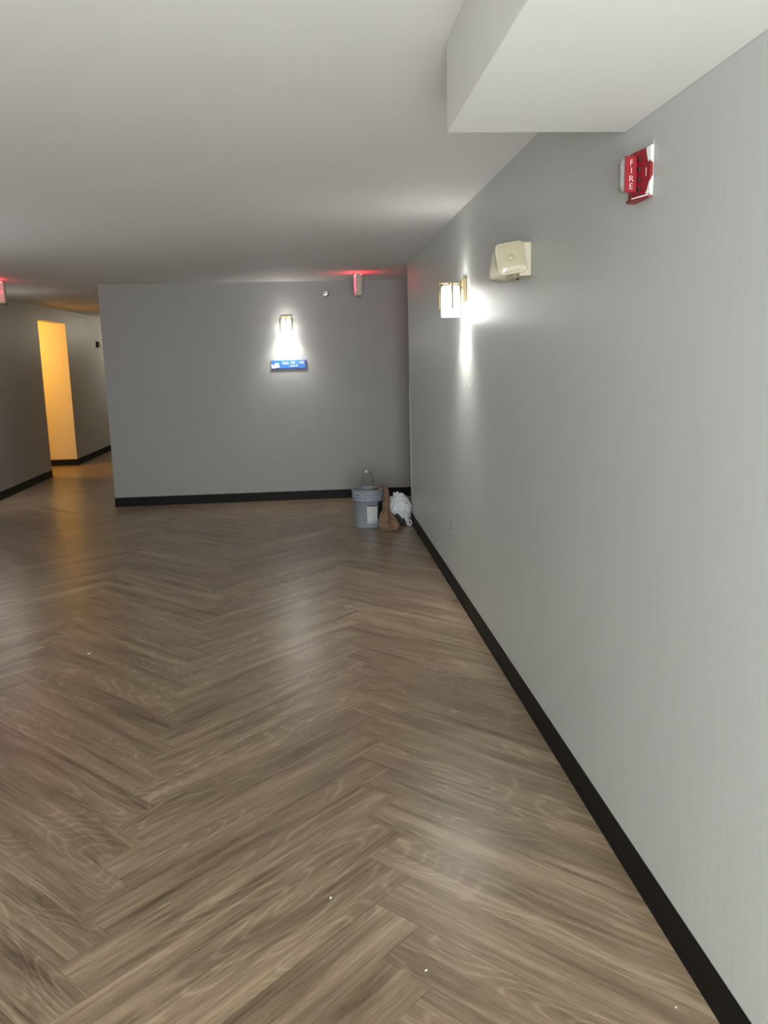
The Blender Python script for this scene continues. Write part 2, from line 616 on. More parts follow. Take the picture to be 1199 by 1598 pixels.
planks = []
for col in range(-4, 4):
    for k in range(-60, 130):
        for kind in (0, 1):
            if kind == 0:
                u0, v0, u1, v1 = k * PW, k * PW, k * PW + PL, k * PW + PW
            else:
                u0, v0, u1, v1 = k * PW - PW, k * PW, k * PW, k * PW + PL
            u0 += col * PL; u1 += col * PL; v0 -= col * PL; v1 -= col * PL
            g = GAP / 2
            corners = [(u0 + g, v0 + g), (u1 - g, v0 + g), (u1 - g, v1 - g), (u0 + g, v1 - g)]
            xy = [uv2xy(*c) for c in corners]
            pieces = []
            for x0, x1, y0, y1 in rects:
                p = xy
                for ax, val, less in ((0, x0, False), (0, x1, True), (1, y0, False), (1, y1, True)):
                    if len(p) >= 3:
                        p = clip(p, ax, val, less)
                if len(p) >= 3:
                    ar = abs(sum(p[i][0] * p[(i + 1) % len(p)][1] - p[(i + 1) % len(p)][0] * p[i][1] for i in range(len(p)))) / 2
                    if ar > 2e-5:
                        pieces.append(p)
            if not pieces:
                continue
            cx = sum(c[0] for c in pieces[0]) / len(pieces[0]); cy = sum(c[1] for c in pieces[0]) / len(pieces[0])
            # how much of the frame it fills
            seen = 0.0
            for p in pieces:
                for (px, py) in p + [(cx, cy)]:
                    q = project(px, py)
                    if q and -30 < q[0] < 1229 and q[1] < 1640:
                        if py > YB + 0.1 and px > XB - 0.0:
                            continue
                        seen = max(seen, 1.0 / q[2] ** 2)
            planks.append((seen, kind, (u0, v0), pieces, random.random(), (cx, cy)))
planks.sort(key=lambda t: -t[0])


def plank_mesh(name, items):
    vs_, fs, uvs, rnd = [], [], [], []
    for seen, kind, (u0, v0), pieces, rv, c in items:
        for p in pieces:
            a = sum(p[i][0] * p[(i + 1) % len(p)][1] - p[(i + 1) % len(p)][0] * p[i][1] for i in range(len(p)))
            if a < 0:
                p = p[::-1]
            n, k = len(vs_), len(p)
            ch = 0.0006
            cx = sum(q[0] for q in p) / k; cy = sum(q[1] for q in p) / k
            ins = []
            for q in p:
                d = Vector((cx - q[0], cy - q[1])); d.normalize()
                ins.append((q[0] + d.x * ch, q[1] + d.y * ch))
            vs_ += [(q[0], q[1], -PT) for q in p] + [(q[0], q[1], -0.0004) for q in p] + [(q[0], q[1], 0.0) for q in ins]
            fl = [tuple(range(n + 2 * k, n + 3 * k))]
            for i in range(k):
                j = (i + 1) % k
                fl.append((n + i, n + j, n + k + j, n + k + i))
                fl.append((n + k + i, n + k + j, n + 2 * k + j, n + 2 * k + i))
            for f in fl:
                fs.append(f); rnd.append(rv)
                for vi in f:
                    x, y, _ = vs_[vi]
                    s, d = (y - Y0) / S2, (x - X0) / S2
                    u, v = (s + d) / 2, (s - d) / 2
                    if kind == 0:
                        uvs.append((u - u0 + rv * 31, v - v0))
                    else:
                        uvs.append((v - v0 + rv * 31, u - u0))
    me = bpy.data.meshes.new(name)
    me.from_pydata(vs_, [], fs)
    me.materials.append(PLANK)
    uvl = me.uv_layers.new(name='plank_uv')
    uvl.data.foreach_set('uv', [c for t in uvs for c in t])
    at = me.attributes.new('plank_rnd', 'FLOAT', 'FACE')
    at.data.foreach_set('value', rnd)
    me.update()
    o = bpy.data.objects.new(name, me)
    COL.objects.link(o)
    o.parent = floor
    return o


vis = [p for p in planks if p[0] > 0]
for p in vis[:299]:
    plank_mesh('plank', [p])
rest = plank_mesh('plank_field', vis[299:] + [p for p in planks if p[0] == 0])
rest['kind'] = 'stuff'


# ------------------------------------------------------------------ wall sconces
def make_sconce():
    """origin on the wall plane at the height of the lamp's middle; wall normal is local -y"""
    root = empty('wall_sconce', (0, 0, 0))
    b = MB(); b.box((-0.055, -0.022, -0.005), (0.055, 0, 0.13))
    b.build('backplate', BRASS, root, bevel=0.002)
    zc = 0.104           # cage top
    d0 = -0.088          # lamp axis distance from the wall
    R_, w = 0.073, 0.005
    b = MB(); b.box((-w, d0 - R_, zc - w), (w, -0.02, zc + w)); b.box((-R_, d0 - w, zc - w - 0.001), (R_, d0 + w, zc + w - 0.001))
    b.build('cage_top', CAGE, root, bevel=0.001)
    for (x, y) in ((0, d0 - R_ + w), (-R_ + w, d0), (R_ - w, d0)):
        b = MB(); b.box((x - w, y - w, -0.045), (x + w, y + w, zc - w - 0.001))
        b.build('cage_leg', CAGE, root, bevel=0.001)
    b = MB(); b.tube([(0, d0, zc - w), (0, d0, 0.05)], 0.016, 12)
    b.build('socket', BRASS, root)
    b = MB()
    prof = [(0.053, -0.09), (0.054, -0.088), (0.054, 0.083), (0.053, 0.085), (0.049, 0.085), (0.049, -0.09), (0.053, -0.09)]
    b.lathe(prof, (0, d0, 0), 40)
    b.build('glass_shade', SHADE, root)
    b = MB()  # glowing disc added in the shade's top, spreads a broad ceiling glow
    b.lathe([(0.0, 0.087), (0.046, 0.087), (0.0488, 0.085), (0.046, 0.083), (0.0, 0.083)], (0, d0, 0), 32)
    b.build('glow_disc', UPLIGHT, root)
    b = MB()
    b.lathe([(0.0, 0.056), (0.014, 0.056), (0.016, 0.05), (0.026, 0.03), (0.022, 0.014), (0.012, 0.006), (0.0, 0.004)], (0, d0, 0), 20)
    bulb = b.build('bulb', BULB, root)
    for z, wt in ((-0.022, LAMP_W), (-0.074, LAMP_W * 0.09)):
        ld = bpy.data.lights.new('lamp_glow', 'POINT')
        ld.energy = wt; ld.color = LAMP_COL; ld.shadow_soft_size = 0.034
        lo = bpy.data.objects.new('lamp_glow', ld)
        COL.objects.link(lo)
        lo.parent = root
        lo.location = (0.0, d0, z)
    return root


ZL = 1.905
G = 'brass cage wall sconces'
s0 = make_sconce()
s0.location = (XR, 5.06, ZL); s0.rotation_euler = (0, 0, -PI / 2)
tag(s0, 'lit brass wall sconce with white glass cylinder on the right wall near the emergency light', 'wall lamp', G)
s1 = copy_tree(s0); s1.location = (-0.247, YB, ZL + 0.035); s1.rotation_euler = (0, 0, 0)
tag(s1, 'lit brass wall sconce on the back wall above the blue sign', 'wall lamp', G)
s2 = copy_tree(s0); s2.location = (XL, 10.15, ZL); s2.rotation_euler = (0, 0, PI / 2)
tag(s2, 'lit brass wall sconce on the left wall just outside the picture', 'wall lamp', G)

# warm ceiling lamp in the side corridor
def ceiling_lamp(loc, glass, watts, colour, label):
    cl = empty('ceiling_lamp', loc)
    b = MB(); b.lathe([(0.0, 0.0), (0.16, 0.0), (0.16, -0.025), (0.0, -0.025)], seg=28); b.build('canopy', BRASS, cl)
    b = MB(); b.lathe([(0.15, -0.025), (0.14, -0.06), (0.10, -0.085), (0.0, -0.095)], seg=28); b.build('dome', glass, cl)
    ld = bpy.data.lights.new('lamp_glow', 'POINT'); ld.energy = watts; ld.color = colour; ld.shadow_soft_size = 0.1
    lo = bpy.data.objects.new('lamp_glow', ld); COL.objects.link(lo); lo.parent = cl; lo.location = (0, 0, -0.22)
    return tag(cl, label, 'ceiling lamp', 'ceiling lamps in the corridors')


ceiling_lamp((-5.0, 13.1, DZ + 0.06), WARMG, WARM_W, WARM_COL, 'warm ceiling lamp out of sight in the yellow side corridor')
ceiling_lamp((-2.70, 16.6, H), simple('soft_lit_glass', (0.9, 0.88, 0.8, 1), 0.4, emis=(1.0, 0.88, 0.68, 1), estr=6), 29.0, (1.0, 0.9, 0.72), 'pale ceiling lamp out of sight in the corridor behind the back wall')

# ------------------------------------------------------------------ blue plaque under the back sconce
pq = empty('wall_plaque', (-0.238, YB, 1.536))
BLUE = simple('blue_sign_face', rgb(30, 106, 190), 0.4, var=0.06, bscale=8)
NAVY = simple('navy_sign_edge', rgb(10, 24, 52), 0.4, var=0.05, bscale=8)
b = MB(); b.box((-0.197, -0.005, -0.052), (0.197, 0, 0.052)); b.build('sign_panel', BLUE, pq, bevel=0.001)
b = MB(); b.box((-0.197, -0.0062, -0.052), (0.197, -0.0045, -0.036)); b.build('lower_band', NAVY, pq)
b = MB(); b.box((0.185, -0.0064, -0.036), (0.197, -0.0045, 0.050)); b.build('end_band', NAVY, pq)
sign_text = text('lettering', 'Apts. 101 - 130', 0.042, WHITE, pq, (0.045, -0.0058, 0.022), (PI / 2, 0, 0), sx=0.92)
sign_text['kind'] = 'stuff'
b = MB(); b.box((0.01, -0.0058, -0.016), (0.075, -0.0046, -0.008)); b.build('small_line', WHITE, pq)
b = MB(); b.prism([(0.078, -0.003), (0.100, -0.003), (0.089, -0.022)], 1, -0.0058, -0.0046); b.build('arrow_mark', WHITE, pq)


def disc_poly(cx, cz, r, n=18, sy=1.0):
    return [(cx + r * math.cos(2 * PI * i / n), cz + sy * r * math.sin(2 * PI * i / n)) for i in range(n)]


LEAFW = simple('pale_emblem_print', rgb(222, 240, 226), 0.5, var=0.04, bscale=40)
b = MB()
b.prism([(-0.196, -0.035), (-0.150, -0.035), (-0.160, -0.010), (-0.176, 0.004), (-0.196, 0.016)], 1, -0.0058, -0.0046)
b.build('emblem_shape', WHITE, pq)
b = MB()
b.prism(disc_poly(-0.135, 0.004, 0.027, sy=0.8), 1, -0.0060, -0.0046)
b.prism([(-0.152, -0.026), (-0.100, -0.026), (-0.114, -0.006), (-0.150, -0.006)], 1, -0.0059, -0.0046)
b.build('emblem_shape', LEAFW, pq)
tag(pq, 'small blue apartment number sign on the back wall under the sconce', 'sign')

# ------------------------------------------------------------------ sidewall sprinkler on the back wall
sp = empty('sidewall_sprinkler', (0.206, YB, 2.305))
b = MB(); n0 = len(b.v)
b.lathe([(0.0, 0.0), (0.036, 0.0), (0.036, 0.006), (0.028, 0.013), (0.018, 0.016), (0.0, 0.016)], seg=24)
esc = b.build('escutcheon', CHROME, sp); esc.rotation_euler = (PI / 2, 0, 0)
b = MB(); b.tube([(0, -0.014, 0), (0, -0.045, 0)], 0.010, 12)
b.build('body', CHROME, sp)
b = MB()
for s in (-1, 1):
    b.tube([(s * 0.009, -0.042, 0), (s * 0.016, -0.055, 0), (s * 0.005, -0.072, 0)], 0.003, 6)
b.build('frame_arms', CHROME, sp)
b = MB(); b.box((-0.017, -0.076, -0.004), (0.017, -0.072, 0.016)); b.build('deflector', CHROME, sp, bevel=0.001)
tag(sp, 'small chrome sprinkler head high on the back wall beside the exit sign', 'sprinkler')


# ------------------------------------------------------------------ exit signs on the ceiling
def make_exit(arrow):
    """hangs from local z = 0; faces are local -y / +y; width along x"""
    root = empty('exit_sign', (0, 0, 0))
    W, Dp, Z0, Z1 = 0.155, 0.026, -0.235, -0.028
    b = MB(); b.box((-0.07, -0.034, -0.028), (0.07, 0.034, 0)); b.build('canopy', BEIGE, root, bevel=0.004)
    b = MB(); b.box((-W, -Dp, Z0), (W, Dp, Z1)); b.build('housing', BEIGE, root, bevel=0.005)
    for s in (-1, 1):
        b = MB(); b.box((-W + 0.008, s * Dp, Z0 + 0.01), (W - 0.008, s * (Dp + 0.003), Z1 - 0.008))
        pan = b.build('face_panel', SIGNFACE, root, bevel=0.001)
        k_ = 0.62 if arrow else 0.68
        for ch, dx in (('E', -0.145), ('X', -0.037), ('I', 0.045), ('T', 0.124)):
            text('letter', ch, 0.185, REDGLOW, pan, ((-0.012 if arrow else 0) - s * dx * k_ * 1.05, s * (Dp + 0.0035), (Z0 + Z1) / 2), (PI / 2, 0, 0 if s < 0 else PI), sx=k_)
        if arrow:
            b = MB()
            zc = (Z0 + Z1) / 2
            xx = W - 0.034
            b.prism([(xx, zc - 0.016), (xx + 0.022, zc), (xx, zc + 0.016), (xx + 0.006, zc)], 1, s * (Dp + 0.0028), s * (Dp + 0.0042))
            b.build('arrow_mark', REDGLOW, pan)
        # LED strip glow just under the canopy, on each face
        b = MB(); b.box((-W + 0.02, s * (Dp + 0.001), Z1 - 0.006), (W - 0.02, s * (Dp + 0.005), Z1 - 0.002))
        b.build('led_strip', REDLED, root)
    return root


SIGNFACE = simple('lit_sign_face', rgb(226, 190, 180), 0.5, emis=(1.0, 0.25, 0.22, 1), estr=0.25)
ex = make_exit(False)
ex.location = (0.513, 8.80, H); ex.rotation_euler = (0, 0, PI / 2)
tag(ex, 'red lit exit sign seen edge-on, hanging from the ceiling before the back wall', 'exit sign', 'exit signs on the ceiling')
ey = make_exit(True)
ey.location = (-3.10, 8.8, H)
tag(ey, 'red lit exit sign facing the camera, cut off by the left picture edge', 'exit sign', 'exit signs on the ceiling')
b = MB(); b.tube([(0.148, 0, -0.235), (0.148, 0, -0.250)], 0.006, 8); b.build('test_button', BLACK, ey)

# ------------------------------------------------------------------ emergency light on the right wall
em = empty('emergency_light', (XR, 3.68, 1.975))
b = MB()
b.box((-0.052, -0.14, -0.068), (0, 0.16, 0.068))
b.build('housing', IVORY, em, bevel=0.006, bseg=3)
b = MB(); b.box((-0.054, -0.06, -0.069), (-0.05, 0.09, -0.05)); b.build('lower_rib', IVORY, em, bevel=0.001)


def round_rect(w, h, r, n=6):
    pts = []
    for cx, cy, a0 in ((w - r, h - r, 0), (-w + r, h - r, PI / 2), (-w + r, -h + r, PI), (w - r, -h + r, 3 * PI / 2)):
        for i in range(n + 1):
            a = a0 + PI / 2 * i / n
            pts.append((cx + r * math.cos(a), cy + r * math.sin(a)))
    return pts


def lamp_head(parent, loc, rot):
    """square sealed-beam head, lens faces local -y"""
    head = MB()
    rings = [(0.030, 0.034, 0.012, 0.064), (0.050, 0.054, 0.018, 0.040), (0.058, 0.062, 0.016, 0.012), (0.060, 0.064, 0.016, 0.0), (0.055, 0.059, 0.014, -0.002)]
    idx = []
    for w, h, r, y in rings:
        n = len(head.v)
        pts = round_rect(w, h, r * 1.4)
        head.v += [(p[0], y, p[1]) for p in pts]
        idx.append((n, len(pts)))
    for (a, k), (c, _) in zip(idx, idx[1:]):
        for i in range(k):
            j = (i + 1) % k
            head.face((a + i, a + j, c + j, c + i), 0, True)
    head.face([idx[0][0] + i for i in range(idx[0][1])])
    head.face([idx[-1][0] + i for i in range(idx[-1][1])])
    h = head.build('lamp_head', IVORY, parent)
    h.location = loc; h.rotation_euler = rot
    lens = MB()
    N = 10
    base = len(lens.v)
    for ring in range(N + 1):
        t = 1 - ring / N
        for p in round_rect(0.0545, 0.0585, 0.020):
            lens.v.append((p[0] * t, -0.003 - 0.007 * (1 - t ** 4), p[1] * t))
    k = len(round_rect(1, 1, 0.1))
    for ring in range(N):
        for i in range(k):
            j = (i + 1) % k
            lens.face((ring * k + i, ring * k + j, (ring + 1) * k + j, (ring + 1) * k + i), 0, True)
    lens.build('lens', LENS, h)
    bl = MB()
    bl.lathe([(0.0, -0.004), (0.010, -0.003), (0.012, 0.0), (0.010, 0.004), (0.0, 0.005)], seg=16)
    k_ = bl.build('lens_boss', LENS, h)
    k_.location = (0.0, -0.011, 0.0); k_.rotation_euler = (PI / 2, 0, 0)
    return h


lamp_head(em, (-0.094, -0.172, 0.000), (-0.08, -0.15, -0.10))
lamp_head(em, (-0.085, 0.115, -0.005), (-0.10, -0.10, -2.35))
for pa, pb in (((-0.035, -0.100, -0.02), (-0.07, -0.125, -0.01)), ((-0.045, 0.06, -0.02), (-0.07, 0.075, -0.015))):
    b = MB(); b.tube([pa, pb], 0.014, 10); b.build('swivel', IVORY, em)
b = MB(); b.tube([(-0.03, -0.02, -0.066), (-0.03, -0.02, -0.074)], 0.006, 10); b.build('test_button', BLACK, em)
tag(em, 'ivory twin-head emergency light on the right wall beside the sconce', 'emergency light')

# ------------------------------------------------------------------ fire alarm strobe on the right wall
fa = empty('fire_alarm', (XR, 2.355, 2.06))
# local x is away from the room (wall plane x = 0), body towards -x; near side is -y
b = MB()
zb, zt = -0.058, 0.062
b.prism([(-0.0, -0.062), (-0.008, -0.064), (-0.0195, 0.0), (-0.024, 0.02), (-0.024, 0.052), (-0.010, 0.066), (0, 0.066)], 2, zb, zt)
body = b.build('horn_body', RED, fa, bevel=0.002)
for i, z in enumerate((0.038, 0.012, -0.014, -0.039)):
    b = MB(); b.box((-0.0215, -0.016, z - 0.006), (-0.013, -0.005, z + 0.006))
    b.build('grille_slot', DARKRED, body)
b = MB()
b.prism([(-0.018, 0.003), (-0.052, 0.003), (-0.052, 0.009), (-0.018, 0.009)], 2, -0.043, 0.050)
strobe = b.build('strobe_side', RED, fa, bevel=0.001)
for ch, z in (('F', 0.032), ('I', 0.012), ('R', -0.009), ('E', -0.029)):
    text('lettering', ch, 0.0225, WHITE, strobe, (-0.0345, 0.0026, z), (PI / 2, 0, 0), sx=1.05, thin=-0.0005)
b = MB()
lp = [(-0.020, 0.010), (-0.052, 0.010), (-0.060, 0.018), (-0.060, 0.044), (-0.050, 0.052), (-0.020, 0.052)]
n = len(lp)
for z, s in ((-0.040, 0.86), (-0.028, 1.0), (0.034, 1.0), (0.048, 0.86)):
    b.v += [(-0.02 + (p[0] + 0.02) * s, p[1], z) for p in lp]
for a in range(3):
    for i in range(n):
        j = (i + 1) % n
        b.face((a * n + i, a * n + j, (a + 1) * n + j, (a + 1) * n + i))
b.face(range(n)); b.face(range(3 * n, 4 * n))
b.build('strobe_lens', CLEAR, fa, bevel=0.003)
b = MB(); b.tube([(-0.035, 0.031, -0.022), (-0.035, 0.031, 0.030)], 0.004, 10); b.build('flash_tube', simple('flash_tube_glass', rgb(225, 222, 210), 0.2, var=0.02), fa)
b = MB(); b.box((-0.028, 0.013, -0.030), (-0.022, 0.050, 0.036)); b.build('reflector', simple('grey_reflector', rgb(168, 166, 156), 0.3, metal=0.3, var=0.03), fa)
b = MB(); b.prism([(-0.001, -0.060), (-0.010, -0.058), (-0.030, 0.01), (-0.030, 0.050), (-0.001, 0.060)], 2, zb - 0.009, zb - 0.001)
b.build('bottom_lip', RED, fa, bevel=0.001)
b = MB(); b.prism([(-0.002, -0.055), (-0.0095, -0.052), (-0.022, 0.008), (-0.003, 0.008)], 2, zb - 0.0012, zb + 0.0006); b.build('bottom_gap', DARKRED, fa)
# torn paper or paint left along the near edge of the body
b = MB()
b.quad([(-0.0092, -0.0645, zt + 0.001), (-0.0128, -0.044, zt - 0.002), (-0.0121, -0.048, zt - 0.022), (-0.0105, -0.056, zt - 0.040), (-0.0090, -0.0645, zt - 0.034)])
b.quad([(-0.0092, -0.0648, zb + 0.034), (-0.0100, -0.060, zb + 0.028), (-0.0116, -0.051, zb + 0.010), (-0.0130, -0.044, zb + 0.001), (-0.0092, -0.0648, zb)])
b.quad([(-0.0122, -0.047, 0.010), (-0.0128, -0.0435, 0.010), (-0.0128, -0.0435, -0.010), (-0.0122, -0.047, -0.012)])
b.quad([(-0.0003, -0.0650, zt + 0.002), (-0.0092, -0.0652, zt + 0.001), (-0.0090, -0.0652, zt - 0.036), (-0.0003, -0.0650, zt - 0.045)])
b.quad([(-0.0003, -0.0650, zb + 0.05), (-0.0060, -0.0652, zb + 0.036), (-0.0092, -0.0652, zb + 0.030), (-0.0092, -0.0652, zb - 0.003), (-0.0003, -0.0650, zb - 0.005)])
b.quad([(-0.0092, -0.0605, zb - 0.0045), (-0.0105, -0.0595, zb - 0.001), (-0.0300, 0.008, zb - 0.001), (-0.0302, 0.008, zb - 0.004)])
b.build('white_paint_smear', PLASTER, fa)
b = MB()
b.quad([(-0.0015, -0.062, zt + 0.012), (-0.0015, -0.070, zt + 0.016), (-0.0015, -0.074, zt + 0.006), (-0.0015, -0.072, zt - 0.02), (-0.0015, -0.074, zb + 0.02), (-0.0015, -0.069, zb - 0.002), (-0.0015, -0.060, zb - 0.004)])
b.build('bare_edge', PLASTER, fa)
tag(fa, 'red fire alarm strobe with white lettering high on the right wall', 'fire alarm')

# ------------------------------------------------------------------ small horn device on the left corridor wall
hs = empty('wall_horn', (XL, 15.86, 1.95))
b = MB(); b.box((0, -0.062, -0.055), (0.012, 0.062, 0.055)); b.build('backplate', BLACK, hs, bevel=0.002)
b = MB(); b.box((0.012, -0.052, -0.048), (0.040, 0.052, 0.048)); b.build('housing', simple('charcoal_plastic', rgb(58, 54, 48), 0.5, var=0.05), hs, bevel=0.004)
b = MB(); b.box((0.040, -0.04, -0.038), (0.082, 0.045, 0.042)); b.build('strobe_lens', simple('milky_lens', rgb(215, 212, 202), 0.2, var=0.03), hs, bevel=0.01)
tag(hs, 'small dark alarm device with pale lens on the far left corridor wall', 'alarm')

# ------------------------------------------------------------------ bucket
BX, BY = 0.497, 7.945
bk = empty('bucket', (BX, BY, 0))
b = MB()
prof = [(0.0, 0.0), (0.120, 0.0), (0.126, 0.004), (0.128, 0.012), (0.141, 0.262),
        (0.150, 0.264), (0.151, 0.272), (0.143, 0.276), (0.143, 0.292), (0.151, 0.294), (0.152, 0.302), (0.144, 0.306), (0.144, 0.322),
        (0.152, 0.324), (0.152, 0.332), (0.146, 0.336), (0.147, 0.352), (0.155, 0.354), (0.156, 0.364), (0.150, 0.368), (0.143, 0.366),
        (0.141, 0.34), (0.124, 0.012), (0.0, 0.012)]
b.lathe(prof, seg=64)
b.build('pail_body', PAIL, bk)


def pail_r(z):
    return 0.128 + (0.141 - 0.128) * (z - 0.012) / 0.25


def wrap(name, mat, a0, a1, z0, z1, off=0.0012, parent=bk):
    b = MB()
    prof = [(pail_r(z0), z0), (pail_r(z0) + off, z0), (pail_r(z1) + off, z1), (pail_r(z1), z1)]
    b.lathe(prof, seg=16, a0=math.radians(a0), a1=math.radians(a1), smooth=False)
    return b.build(name, mat, parent)


def label_mat():
    m, nt, bb = new_mat('printed_label')
    bb.inputs['Roughness'].default_value = 0.5
    tc = nt.nodes.new('ShaderNodeTexCoord')
    sep = nt.nodes.new('ShaderNodeSeparateXYZ'); nt.links.new(tc.outputs['Object'], sep.inputs[0])
    w = nt.nodes.new('ShaderNodeMath'); w.operation = 'MULTIPLY'; w.inputs[1].default_value = 110
    nt.links.new(sep.outputs['Z'], w.inputs[0])
    fr = nt.nodes.new('ShaderNodeMath'); fr.operation = 'FRACT'; nt.links.new(w.outputs[0], fr.inputs[0])
    gt = nt.nodes.new('ShaderNodeMath'); gt.operation = 'GREATER_THAN'; gt.inputs[1].default_value = 0.62
    nt.links.new(fr.outputs[0], gt.inputs[0])
    n = nt.nodes.new('ShaderNodeTexNoise'); n.inputs['Scale'].default_value = 90
    nt.links.new(tc.outputs['Object'], n.inputs['Vector'])
    ml = nt.nodes.new('ShaderNodeMath'); ml.operation = 'MULTIPLY'
    nt.links.new(gt.outputs[0], ml.inputs[0]); nt.links.new(n.outputs['Fac'], ml.inputs[1])
    mx = nt.nodes.new('ShaderNodeMix'); mx.data_type = 'RGBA'
    mx.inputs['A'].default_value = rgb(214, 216, 214); mx.inputs['B'].default_value = rgb(110, 112, 112)
    nt.links.new(ml.outputs[0], mx.inputs['Factor']); nt.links.new(mx.outputs['Result'], bb.inputs['Base Color'])
    return m


lb = wrap('label', label_mat(), 262, 307, 0.055, 0.225)
wrap('label_header', BLACK, 262.5, 306.5, 0.214, 0.224, 0.002, lb)
wrap('label_foot', simple('grey_print', rgb(120, 122, 122), 0.5, var=0.05), 264, 305, 0.066, 0.069, 0.002, lb)
wrap('dark_label', BLACK, 307.3, 352, 0.085, 0.250)
# bail: pivots on the near-left and far-right side of the rim
ang = math.radians(246)
ux, uy = math.cos(ang), math.sin(ang)
for s in (1, -1):
    b = MB()
    b.box((-0.012, -0.012, 0.296), (0.012, 0.012, 0.335))
    for i in range(len(b.v) - 8, len(b.v)):
        x, y, z = b.v[i]
        b.v[i] = (s * ux * 0.152 + x, s * uy * 0.152 + y, z)
    b.build('bail_ear', PAIL, bk, bevel=0.003)
lean = Vector((-uy, ux, 0))
path = []
for i in range(25):
    a = PI * i / 24
    along = math.cos(a) * 0.158
    hgt = 0.318 + 0.215 * math.sin(a) ** 0.8
    off = 0.03 * math.sin(a)
    path.append((ux * along - lean.x * off * 0.0, uy * along - lean.y * off * 0.0, hgt))
b = MB(); b.tube(path, 0.0028, 6)
bail = b.build('bail_wire', WIRE, bk)
b = MB(); b.tube(path[10:15], 0.011, 10)
b.build('grip', WHITE, bail)
tag(bk, 'grey plastic bucket with white label and raised wire handle in the corner', 'bucket')


# ------------------------------------------------------------------ cloths
def cloth_obj(name, grid, mat, thick=0.004):
    """grid[i][j] of Vectors -> smooth sheet with thickness"""
    me = bpy.data.meshes.new(name)
    nu, nv = len(grid), len(grid[0])
    vv = [tuple(p) for row in grid for p in row]
    ff = [(i * nv + j, i * nv + j + 1, (i + 1) * nv + j + 1, (i + 1) * nv + j) for i in range(nu - 1) for j in range(nv - 1)]
    me.from_pydata(vv, [], ff)
    me.polygons.foreach_set('use_smooth', [True] * len(ff))
    me.materials.append(mat)
    o = bpy.data.objects.new(name, me)
    COL.objects.link(o)
    s = o.modifiers.new('solid', 'SOLIDIFY'); s.thickness = thick; s.offset = 0
    return o


def lerp_path(keys, t):
    """keys: list of (t, tuple); Catmull-like smooth interpolation"""
    for i in range(len(keys) - 1):
        if keys[i][0] <= t <= keys[i + 1][0]:
            f = (t - keys[i][0]) / (keys[i + 1][0] - keys[i][0])
            f = f * f * (3 - 2 * f)
            return [a + (c - a) * f for a, c in zip(keys[i][1], keys[i + 1][1])]
    return list(keys[-1][1])


# tan cloth: starts inside the pail, goes over the right part of the rim, hangs outside and spreads on the floor.
# each key: left edge (x,y,z), right edge (x,y,z)
keys = [
    (0.00, (0.520, 7.905, 0.300, 0.575, 7.925, 0.290)),
    (0.10, (0.535, 7.870, 0.376, 0.605, 7.925, 0.374)),
    (0.18, (0.600, 7.845, 0.400, 0.652, 7.915, 0.398)),
    (0.28, (0.640, 7.822, 0.372, 0.688, 7.880, 0.372)),
    (0.45, (0.638, 7.800, 0.270, 0.700, 7.850, 0.285)),
    (0.57, (0.632, 7.786, 0.195, 0.688, 7.820, 0.200)),
    (0.68, (0.596, 7.755, 0.145, 0.706, 7.790, 0.145)),
    (0.80, (0.586, 7.725, 0.085, 0.745, 7.765, 0.085)),
    (0.92, (0.590, 7.690, 0.028, 0.785, 7.745, 0.030)),
    (1.00, (0.555, 7.665, 0.006, 0.750, 7.690, 0.006)),
]
grid = []
NU, NV = 60, 26
for i in range(NU + 1):
    t = i / NU
    k = lerp_path(keys, t)
    A, B = Vector(k[:3]), Vector(k[3:])
    row = []
    for j in range(NV + 1):
        s = j / NV
        p = A.lerp(B, s)
        fold = math.sin(s * PI * 3.2 + t * 5.0 + 0.6) * 0.5 + 0.5 * noise.noise((s * 3.1 + 5, t * 6.0, 0.3))
        amp = 0.020 + 0.030 * min(1, max(0, (t - 0.35) / 0.4))
        if t > 0.9:
            amp *= (1 - (t - 0.9) / 0.1 * 0.75)
        belly = math.sin(s * PI) * 0.05 * math.sin(min(1, max(0, (t - 0.5) / 0.45)) * PI)
        p += Vector((0.2, -1.0, 0.12)) * (fold * amp + belly)
        p.z += 0.010 * noise.noise((s * 5, t * 11, 7.7)) * (1 if t < 0.9 else 0.4)
        p.x += 0.010 * noise.noise((s * 2, t * 9, 3.1))
        p.y -= 0.016 * (1 - 2.5 * abs(noise.noise((s * 3.5 + 20, t * 7.5, 1.9)))) * min(1, t * 2.5)
        # keep outside the pail wall once over the rim
        if t > 0.16 and p.z < 0.372:
            d = Vector((p.x - BX, p.y - BY)); rad = 0.160 if p.z > 0.25 else 0.150
            if d.length < rad:
                d.normalize(); p.x = BX + d.x * rad; p.y = BY + d.y * rad
        p.z = max(p.z, 0.004)
        row.append(p)
    grid.append(row)
tc_ = cloth_obj('tan_cloth', grid, TAN)
tag(tc_, 'tan brown cloth hanging over the bucket rim down to the floor', 'cloth')

